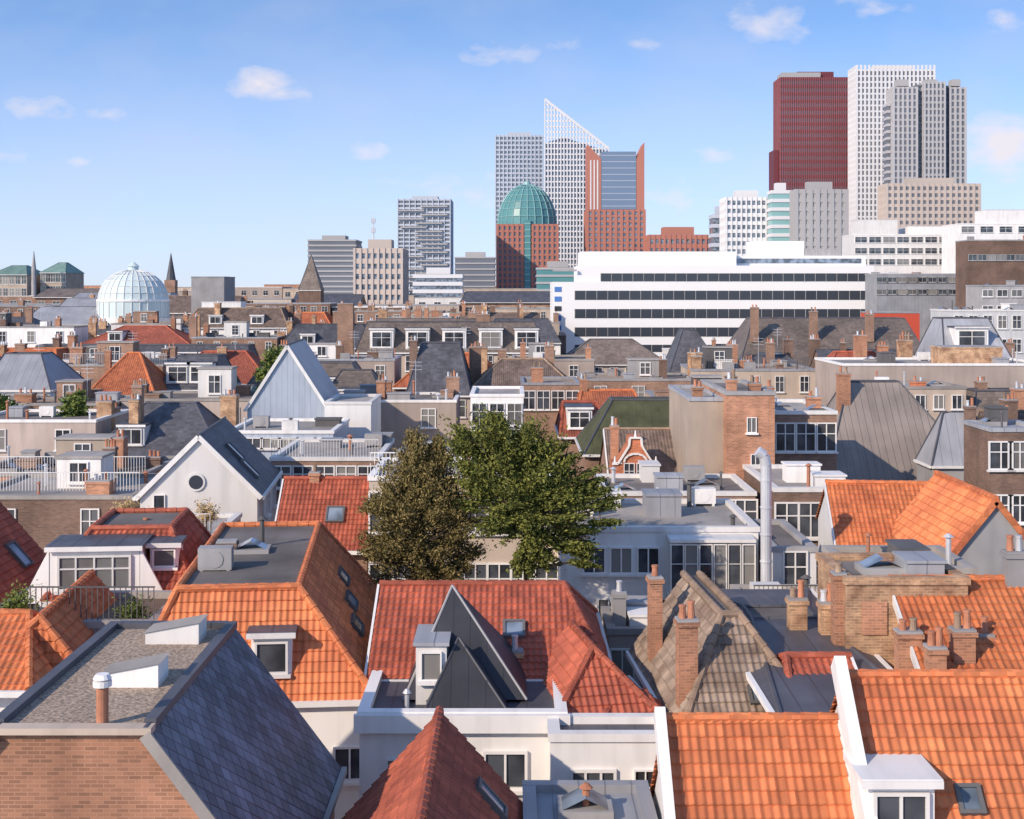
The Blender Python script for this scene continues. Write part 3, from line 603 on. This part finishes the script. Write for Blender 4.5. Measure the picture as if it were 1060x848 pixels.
h=HP('classical stone building with green copper roof, far left edge',-10,28,420,18,284,275,(.3,.3,.5,.4),wall='beige',roof='copper',name='building',cat='building');h.wins(6,2,1.6,2.6)
h=HP('classical corner pavilion with green copper roof, far left',42,68,425,18,282,272,(.35,.35,.5,.4),wall='beige',roof='copper',name='building',cat='building');h.wins(5,2,1.6,2.6)
m=MB();xs=X(35,418);m.cyl((xs,418,0),(xs,418,Z(278,418)),.8,.7,10);m.cyl((xs,418,Z(278,418)),(xs,418,Z(260,418)),.7,.1,10);solo('stone_spire',m,'grey','slim dark finial turret between the two green roofed pavilions','spire')
Ys=380;t=thing('church_spire','slim pointed spire right of the glass dome','spire',(X(177,Ys),Ys,0));m=MB();m.box(-1.5,1.5,-1.5,1.5,0,Z(290,Ys));m.build('tower','brickbrown',t);m=MB();m.cyl((0,0,Z(290,Ys)),(0,0,Z(262,Ys)),1.4,.08,8);m.build('roof','lead',t)
h=HP('small dark tower with steep pyramid roof left of beige office',309,332,300,5,300,264,(.5,.5,.5,.5),wall='brickdark',roof='slate_brown',name='tower',cat='tower')
# ------------------------------------------------ towers
def bay(t,x0,x1,y0,y1,zt,nf,nb,glass,sp,pier,sr=.4,pw=.35,side='L',crown=0,ns=None,pd=.5,z0=14):
    w=x1-x0;dep=y1-y0
    m=MB();m.box(x0,x1,y0,y1,0,zt);m.build('glass_body',glass,t)
    fh=(zt-z0)/nf
    for i in range(nf):
        m=MB();z=z0+i*fh;e=pd*.55;m.box(x0-e,x1+e,y0-e,y1+e,z+fh*(1-sr),z+fh);m.build('spandrel',sp,t)
    if pier:
        for i in range(nb+1):
            m=MB();x=x0+w*i/nb;q=w/nb*pw/2;m.box(x-q,x+q,y0-pd,y0-.01,0,zt+crown);m.build('pier',pier,t)
        ns=ns or max(3,int(nb*dep/w));xx=(x0-pd,x0-.01) if side=='L' else (x1+.01,x1+pd)
        for i in range(1,ns+1):
            m=MB();y=y0+dep*i/ns;q=dep/ns*pw/2;m.box(xx[0],xx[1],y-q,y+q,0,zt+crown);m.build('pier',pier,t)
    return fh
def tower(label,p0,p1,pt,Y,dep,rot,glass,sp,pier,nf,nb,sr=.4,pw=.35,side='L',name='tower_block',crown=0,ns=None,pd=.5,z0=14):
    x0,x1=X(p0,Y),X(p1,Y);w=x1-x0;zt=Z(pt,Y);t=thing(name,label,'tower',(x0,Y,0),rot)
    fh=bay(t,0,w,0,dep,zt,nf,nb,glass,sp,pier,sr,pw,side,crown,ns,pd,z0)
    m=MB();m.box(w*.25,w*.75,dep*.25,dep*.75,zt+fh*.05,zt+fh*.9);m.build('plant_room',sp,t)
    return t,w,zt,fh
t,w,zt,fh=tower('dark red office tower, tallest red tower of the right cluster',808,884,80,810,20,0,'tower_dark','tower_red','tower_redlight',30,34,.4,.42)
m=MB();m.box(-3.6,-.7,2,18,0,Z(155,810));m.build('side_bay','tower_red',t);m=MB();m.box(1,w*.55,1,16,zt+.1,zt+3);m.build('roof_lantern','tower_grey',t)
t,w,zt,fh=tower('white gridded office tower with spiky crown, right cluster',887,967,72,765,18,0,'tower_dark','tower_white','tower_white',40,19,.3,.5,crown=2.5)
t=thing('tower_block','grey stepped office tower in front of the white gridded tower','tower',(X(925,700),700,0))
bay(t,0,12,0,12,Z(90,700),34,5,'tower_dark','tower_grey','tower_cool',.3,.45)
bay(t,12.6,15,2.5,12,Z(87,700),34,1,'tglass','tower_dark',None,.3,.4)
bay(t,15.6,26,-1.5,12,Z(85,700),34,5,'tower_dark','tower_grey','tower_cool',.35,.4)
bay(t,26.6,29,2.5,12,Z(88,700),34,1,'tglass','tower_dark',None,.3,.4)
bay(t,29.6,37.5,1.,12,Z(90,700),34,3,'tower_dark','tower_grey','tower_cool',.3,.45)
bay(t,-2.0,-.7,4,11,Z(106,700),30,1,'tower_dark','tower_cool',None,.4,.4)
for a,b in((3,9),(17.5,24),(31.5,36)): m=MB();m.box(a,b,4,10,Z(88,700),Z(81,700));m.build('plant_room','tower_grey',t)
tower('pinkish lower block with punched windows below grey tower',918,1014,190,640,14,0,'tower_dark','tower_pink','tower_pink',18,16,.45,.45)
tower('pale lattice clad tower left of the pointed tower',513,562,140,850,28,0,'tglass','tower_blue','tower_blue',36,12,.38,.3,side='R')
Yp=760;t=thing('tower_block','white ribbed glass tower with slanting pointed top, centre','tower',(X(564,Yp),Yp,0));w=X(630,Yp)-X(564,Yp);za,zb=Z(103,Yp),Z(154,Yp)
def sl(x,o=0.): return za+(zb-za)*x/w-o
dp=24
m=MB();m.prism([(0,0),(w,0),(w,sl(w,1.5)),(w*.3,sl(w*.3,13)),(.3,sl(.3,24))],0,dp);m.build('glass_body','tglass',t)
for i in range(21): m=MB();x=w*i/20;m.box(x-.32,x+.32,-.8,-.02,0,sl(x));m.build('pier','tower_white',t)
z=14
while z<za-3:
    xm=min(w,(za-z)/(za-zb)*w-1);m=MB();m.box(-.1,xm+(.1 if xm==w else 0),-.5,-.03,z,z+.85);m.build('spandrel','tower_white',t);z+=3.1
m=MB();m.bar((0,-.4,za),(w,-.4,zb),1.,1.4);m.build('slanted_edge','tower_white',t)
for i in range(1,9): m=MB();y=dp*i/8;m.box(w+.01,w+.6,y-.3,y+.3,0,zb);m.build('pier','tower_white',t)
t,w,zt,fh=tower('red brick tower topped by a teal glass dome, centre',515,577,232,640,26,0,'tower_dark','tower_brick','tower_brick',14,12,.4,.5,side='R')
dome(t,w/2,13,zt,w/2,Z(189,640)-zt,ry=13,n=24,rings=8,gm='teal',rm='teal_mid',rr=.22)
m=MB();m.box(w*.45,w*.55,-1.0,-.56,0,zt+2);o=m.build('centre_bay','teal',t)
for i in range(12): m=MB();z=20+i*3;m.box(w*.45,w*.55,-1.2,-1.01,z,z+.5);m.build('glazing_bar','teal_mid',o)
m=MB();m.cyl((w/2,13,Z(190,640)),(w/2,13,Z(186,640)),2,1.6,10);m.build('crown','teal_mid',t)
t,w,zt,fh=tower('red brick tower with sloping blue glass front, centre',608,667,217,650,24,0,'tglass','tower_brick','tower_brick',18,10,.4,.5,side='L')
zq=Z(158,650)
m=MB();m.prism([(0,zt),(w*.24,zt),(w*.24,zq-3),(0,zq+4)],-.3,20);m.build('brick_shaft','tower_brick',t);m=MB();m.prism([(w*.86,zt),(w,zt),(w,zq+5),(w*.86,zq-3)],-.3,20);m.build('brick_shaft','tower_brick',t)
m=MB();m.box(w*.245,w*.855,-.2,18,zt+.1,Z(157,650));o=m.build('blue_glass','skyglass',t)
for i in range(9): m=MB();z=zt+(zq-zt)*(i+.5)/9;m.box(w*.25,w*.85,-.3,-.21,z,z+.25);m.build('glazing_bar','tower_blue',o)
for i in range(3): m=MB();x=w*(.06+.12*i/2);m.box(x-.3,x+.3,-.5,-.32,zt,Z(166,650));m.build('glazing_bar','tower_white',t)
t,w,zt,fh=tower('blue grey apartment tower with stacked balconies, left of centre',412,466,206,600,22,0,'tower_dark','tower_blue','tower_blue',26,9,.42,.16,side='R')
for i in range(24): m=MB();z=16+i*(zt-16)/25;a=random.choice([0,.05,.35,.45])*w;m.box(a,a+w*.5,-1.4,-.6,z,z+.7);m.build('balcony','tower_grey',t)
tower('dark grey ribbed office block, far left of the towers',319,368,248,500,20,0,'tower_dark','tower_grey',None,14,1,.35,side='R')
tower('beige office block with square window grid and roof mast',367,416,257,350,16,0,'tglass','tower_pink','tower_pink',10,8,.5,.4,side='R',z0=6)
Ym=352;m=MB();xm=X(384,Ym);m.cyl((xm,Ym+6,Z(258,Ym)),(xm,Ym+6,Z(224,Ym)),.25,.1,8)
for z in(230,240): m.box(xm-.55,xm+.55,Ym+5.7,Ym+6.3,Z(z,Ym),Z(z,Ym)+1.3)
solo('telecom_mast',m,'metal','slim white telecom mast rising behind beige office block','mast')
tower('dark glass box building right of the balcony tower',471,512,266,560,20,0,'tower_dark','tower_grey',None,9,1,.25,side='R')
tower('white low office with horizontal bands beside balcony tower',428,478,284,480,18,0,'tglass','tower_white',None,5,1,.5,side='R')
tower('red brick low block right of the blue glass tower',672,736,243,600,20,0,'tglass','tower_brick','tower_brick',8,12,.5,.4)
tower('teal glass low rise block beside the domed brick tower',556,600,277,520,16,0,'teal','tower_grey',None,6,1,.3,side='R')
tower('cream office block with stepped roof, left of dark red tower',752,798,204,520,14,0,'tglass','tower_white','tower_white',14,9,.45,.3)
tower('grey glass office wing left of the cream office block',738,756,222,540,10,0,'tglass','tower_blue',None,10,1,.4)
tower('turquoise glazed office slice between cream and grey blocks',799,820,197,510,8,0,'teal_mid','tower_white',None,14,1,.4)
tower('dark grey slab block with blank side, in front of dark red tower',824,876,196,480,8,0,'tower_grey','tower_grey','tower_grey',14,7,.5,.6)
# white office
Yo=250;t=thing('office_building','long white office building with dark ribbon windows, centre right','building',(X(572,Yo),Yo,0));x0=X(572,Yo)
def lx(px): return X(px,Yo)-x0
m=MB();m.box(0,lx(905),0,16,0,Z(292,Yo));m.build('wall','office_white',t);m=MB();m.box(lx(598),lx(905),.4,15,Z(292,Yo)+.01,Z(275,Yo));m.build('upper_storey','office_white',t)
m=MB();m.box(lx(602),lx(765),3,14,Z(275,Yo)+.01,Z(260,Yo));m.box(lx(765)+.01,lx(905),6,14,Z(275,Yo)+.01,Z(264,Yo));m.build('penthouse','office_white',t)
m=MB();m.box(lx(786),lx(842),8,13,Z(264,Yo),Z(248,Yo));m.build('plant_room','office_white',t)
m=MB();m.box(lx(842)+.1,lx(880),8,13,Z(264,Yo),Z(256,Yo));m.build('plant_room','grey',t)
for a,b,q0,q1 in((622,900,283,292),(595,902,301,311),(595,902,320,330),(595,902,339,349),(595,902,357,365)):
    yy=.4 if q0<292 else 0
    m=MB();m.box(lx(a),lx(b),yy-.06,yy+.05,Z(q1,Yo)+.1,Z(q0,Yo));o=m.build('window_band','ribbon_glass',t)
    m=MB();n=int((b-a)/11)
    for i in range(n+1): x=lx(a+(b-a)*i/n);m.box(x-.05,x+.05,yy-.12,yy-.061,Z(q1,Yo)+.1,Z(q0,Yo))
    m.build('mullions','grey',o)
m=MB();m.box(lx(768),lx(900),5.9,5.98,Z(272,Yo),Z(267,Yo));m.build('window_band','tglass',t)
for i in range(6): m=MB();m.box(lx(574),lx(581),-.12,-.02,Z(352-i*10,Yo),Z(347-i*10,Yo));m.build('facade_panel','sign_blue' if i%3 else 'glass',t)
m=MB();m.box(lx(572),lx(597),-.5,-.01,Z(281,Yo),Z(279,Yo));m.build('canopy','grey',t)
h=HP('grey metal clad block right of the white office',908,1012,235,8,284,wall='zinc',top='palefelt',cop='zinc',name='building',cat='building');h.wins(10,2,2,.9,fm='grey');h.clutter(6)
h=HP('white modern block with stepped terraces, right of grey tower',884,1000,330,12,243,wall='white',top='palefelt',cop='white',name='building',cat='building');h.wins(8,3,3.,1.5);h.CP(905,228,250,40,5,0,'white');h.CP(960,235,250,50,6,0,'white')
h=HP('white modern block cut by right edge behind dark box',992,1090,310,12,232,wall='white',top='palefelt',cop='white',name='building',cat='building');h.wins(5,1,3,1.5);h.CP(1040,218,240,50,5,0,'white')
h=HP('dark brown box shaped roof hall at right edge',1002,1090,215,6,249,wall='brickdark',top='bitumen',cop='grey',name='building',cat='building');h.clutter(4);h.wins(9,1,1.4,1.0,2.2,fm='grey')
h=HP('grey stepped block with louvres at right edge',1015,1090,185,6,296,wall='grey',top='palefelt',cop='zinc',name='building',cat='building');h.wins(5,2,1.5,1.);h.clutter(5)
h=HP('pale grey block with plant rooms below grey metal block',985,1090,160,8,322,wall='palegrey',top='palefelt',cop='white',name='building',cat='building');h.clutter(8);h.wins(7,2)
h=HP('low building with bright red fascia below the grey block',905,952,205,8,324,wall='sign_red',top='palefelt',name='building',cat='building')
# ------------------------------------------------ trees
def tree(label,px,Y,blobs,leaf,n,ls,clr=.35,seed=1,name='tree',up=0.,trunk=.28,flat=.38,out=.9):
    rnd=random.Random(seed);bx=X(px,Y);t=thing(name,label,'tree',(bx,Y,0))
    B=[];k=Y/F
    for (a,b,r) in blobs: B.append((Vector((X(a,Y)-bx,rnd.uniform(-.4,.4)*r*k,Z(b,Y))),r*k))
    m=MB();zt=max(b.z for b,_ in B);cen=Vector((0,0,sum(b.z for b,_ in B)/len(B)))
    m.cyl((0,0,0),(0,0,zt*.55),trunk,trunk*.7,9);m.cyl((0,0,zt*.55),(0,0,zt*.9),trunk*.7,.05,7)
    cl=[];tot=sum(r*r for _,r in B)
    for c,r in B:
        q=max(4,int(clr*420*r*r/tot))
        for _ in range(q):
            d=Vector((rnd.gauss(0,1),rnd.gauss(0,1),rnd.gauss(0,1))).normalized();p=c+d*r*rnd.uniform(.4,1.08)
            od=(p-cen);od.z*=.5;od=od.normalized();od=(od+Vector((0,0,.25))).normalized()
            cl.append((p,od,rnd.uniform(.2,.4)*max(.55,min(1.,r))))
        s0=Vector((0,0,max(.5,min(zt*.8,c.z-r*.8))));m.cyl(s0,c,.07,.025,5,False)
        for _ in range(5):
            d=Vector((rnd.gauss(0,1),rnd.gauss(0,1),rnd.gauss(.3,.6))).normalized();m.cyl(c,c+d*r*.95,.03,.01,4,False)
    m.build('trunk','bark',t);vs=[];fs=[]
    for i in range(n):
        c,d,r=cl[rnd.randrange(len(cl))]
        p=c+d*rnd.gauss(0,r*out)+Vector((rnd.gauss(0,r*.5),rnd.gauss(0,r*.5),rnd.gauss(0,r*flat)))
        a=(Vector((rnd.gauss(0,1),rnd.gauss(0,1),rnd.gauss(0,.6)+up))+d*.8).normalized();b=a.cross(Vector((rnd.gauss(0,1),rnd.gauss(0,1),rnd.gauss(0,1)))).normalized()
        l=ls*rnd.uniform(.7,1.5);w_=l*.42;j=len(vs);vs+=[p-a*l*.5,p+b*w_*.5,p+a*l*.6,p-b*w_*.5];fs.append((j,j+1,j+2,j+3))
    me=bpy.data.meshes.new('crown');me.from_pydata([tuple(v) for v in vs],[],fs);me.materials.append(MATS[leaf]);link('crown',me,t);return t
tree('dense brownish olive conifer, left of the two courtyard trees',430,48,[(436,492,32),(412,518,30),(452,515,32),(402,548,28),(440,548,36),(465,545,26),(408,582,28),(450,585,30),(430,472,20),(450,474,18),(392,530,14),(388,572,14),(472,575,20),(425,565,30),(430,520,30)],'leaf_olive',66000,.11,.8,3,up=.6,out=.7)
tree('dark green feathery tree, right of the two courtyard trees',545,47,[(508,465,34),(545,465,26),(495,492,24),(530,500,34),(568,490,28),(598,502,22),(620,526,14),(585,530,30),(545,545,32),(562,572,20),(598,560,22),(515,540,18),(482,462,14),(585,472,12),(628,542,9),(515,446,14),(540,580,14),(605,580,10),(622,514,9),(490,520,16),(548,520,30)],'leaf_green',74000,.125,.8,5,up=.2,trunk=.22,flat=.2,out=1.0)
tree('small pale green tree behind the pale blue gable',286,112,[(286,372,10),(280,388,12),(292,385,9),(278,405,10)],'leaf_fresh',5000,.35,.5,7)
tree('light green tree on the left among old houses',76,96,[(76,425,12),(68,436,10),(86,436,9),(78,412,7)],'leaf_fresh',5000,.3,.5,8)
tree('green tree cut by the left edge',3,100,[(3,425,12),(10,436,9),(-6,415,10)],'leaf_fresh',5000,.3,.5,9)
for i,(px,py,Y,r,lf,lb) in enumerate([(130,528,55,9,'straw','dry beige shrub in pot on terrace left of white gable'),(214,530,55,8,'straw','dry beige shrub in pot at right end of terrace'),(18,625,39,13,'leaf_fresh','green bush on the roof terrace at the left edge'),(136,632,38.5,8,'leaf_fresh','small green bush at right end of lower left terrace'),(60,640,38.3,6,'leaf_green','small dark potted bush on lower left terrace')]):
    t=tree(lb,px,Y,[(px,py,r),(px-r*.6,py+4,r*.6),(px+r*.6,py+4,r*.6)],lf,1500,.09,.15,20+i,name='shrub',trunk=.04);t['category']='shrub'
# ------------------------------------------------ camera, sun, sky
cam=bpy.data.cameras.new('Camera');co=bpy.data.objects.new('Camera',cam);COL.objects.link(co);co.location=(0,0,H);co.rotation_euler=(RA(90),0,0)
cam.sensor_width=36;cam.lens=36*F/1060;cam.shift_y=-(424-HZ)/1060;cam.clip_start=.5;cam.clip_end=20000;SC.camera=co
EL,AZ=28,226
s=Vector((math.sin(RA(AZ))*math.cos(RA(EL)),math.cos(RA(AZ))*math.cos(RA(EL)),math.sin(RA(EL))))
sun=bpy.data.lights.new('Sun','SUN');sun.energy=4.5;sun.angle=RA(.6);sun.color=(1.,.84,.67);so=bpy.data.objects.new('Sun',sun);COL.objects.link(so);so.rotation_euler=(-s).to_track_quat('-Z','Y').to_euler()
wd=bpy.data.worlds.new('World');SC.world=wd;wd.use_nodes=True;N=NT(wd.node_tree);bg=wd.node_tree.nodes['Background']
gen=N.n('TexCoord').outputs['Generated'];sp=N.n('SeparateXYZ');N.l(gen,sp.inputs[0]);x,y,z=sp.outputs
cb=N.n('CombineXYZ');N.l(x,cb.inputs[0]);N.l(y,cb.inputs[1]);N.l(N.m('ADD',N.m('MULTIPLY',N.m('MAXIMUM',z,0.),2.6),.06),cb.inputs[2])
sky=N.n('TexSky',sky_type='NISHITA');sky.sun_disc=False;sky.sun_elevation=RA(EL);sky.sun_rotation=RA(AZ);sky.air_density=1.;sky.dust_density=.6;sky.ozone_density=1.5
N.l(N.v('NORMALIZE',cb.outputs[0]),sky.inputs['Vector'])
ys=N.m('MAXIMUM',y,.02);A=N.m('MULTIPLY',N.m('DIVIDE',x,ys),14.);E=N.m('MULTIPLY',N.m('DIVIDE',z,ys),14.)
cv=N.n('CombineXYZ');N.l(A,cv.inputs[0]);N.l(N.m('MULTIPLY',E,1.8),cv.inputs[1]);nz=N.noise(cv.outputs[0],3.2,7);nzb=N.noise(cv.outputs[0],.7,4)
tot=None
for px,py,rx,ry,st in((268,86,38,21,1.4),(290,97,44,10,.8),(795,25,46,26,.9),(1040,150,54,40,1.5),(38,112,40,14,.7),(8,160,30,9,.55),(78,167,20,7,.5),(376,157,28,13,.75),(518,55,50,14,.55),(578,46,22,12,.5),(742,160,24,12,.65),(115,118,26,9,.45),(1040,22,26,13,.6),(662,46,22,8,.45),(905,5,40,14,.5),(480,205,110,30,.33),(700,205,60,18,.3)):
    a=N.m('DIVIDE',N.m('SUBTRACT',A,(px-530)/100),rx/100);b=N.m('DIVIDE',N.m('SUBTRACT',E,(HZ-py)/100),ry/100)
    r=N.m('SQRT',N.m('ADD',N.m('MULTIPLY',a,a),N.m('MULTIPLY',b,b)));q=N.m('MULTIPLY',N.m('SUBTRACT',1.,r),st)
    tot=q if tot is None else N.m('MAXIMUM',tot,q)
den=N.ramp(N.m('ADD',tot,N.m('MULTIPLY',N.m('SUBTRACT',nz,.5),1.7)),.1,1.1,0.,.9)
den=N.m('MULTIPLY',den,N.m('MINIMUM',1.,N.m('MAXIMUM',0.,N.m('MULTIPLY',N.m('ADD',tot,.15),5.))))
skc=N.mix(1.,sky.outputs[0],(1.5,1.72,1.95,1),'MULTIPLY')
skc=N.mix(N.ramp(E,0.,2.8,.85,.0),skc,(4.4,4.7,5.7,1))
skc=N.mix(N.ramp(nzb,.4,.75,0.,.2),skc,(4.8,4.7,5.6,1))
skc=N.mix(den,skc,(6.0,5.6,5.9,1))
N.l(skc,bg.inputs[0]);bg.inputs[1].default_value=.15
SC.view_settings.view_transform='Standard';SC.view_settings.look='None';SC.view_settings.exposure=0
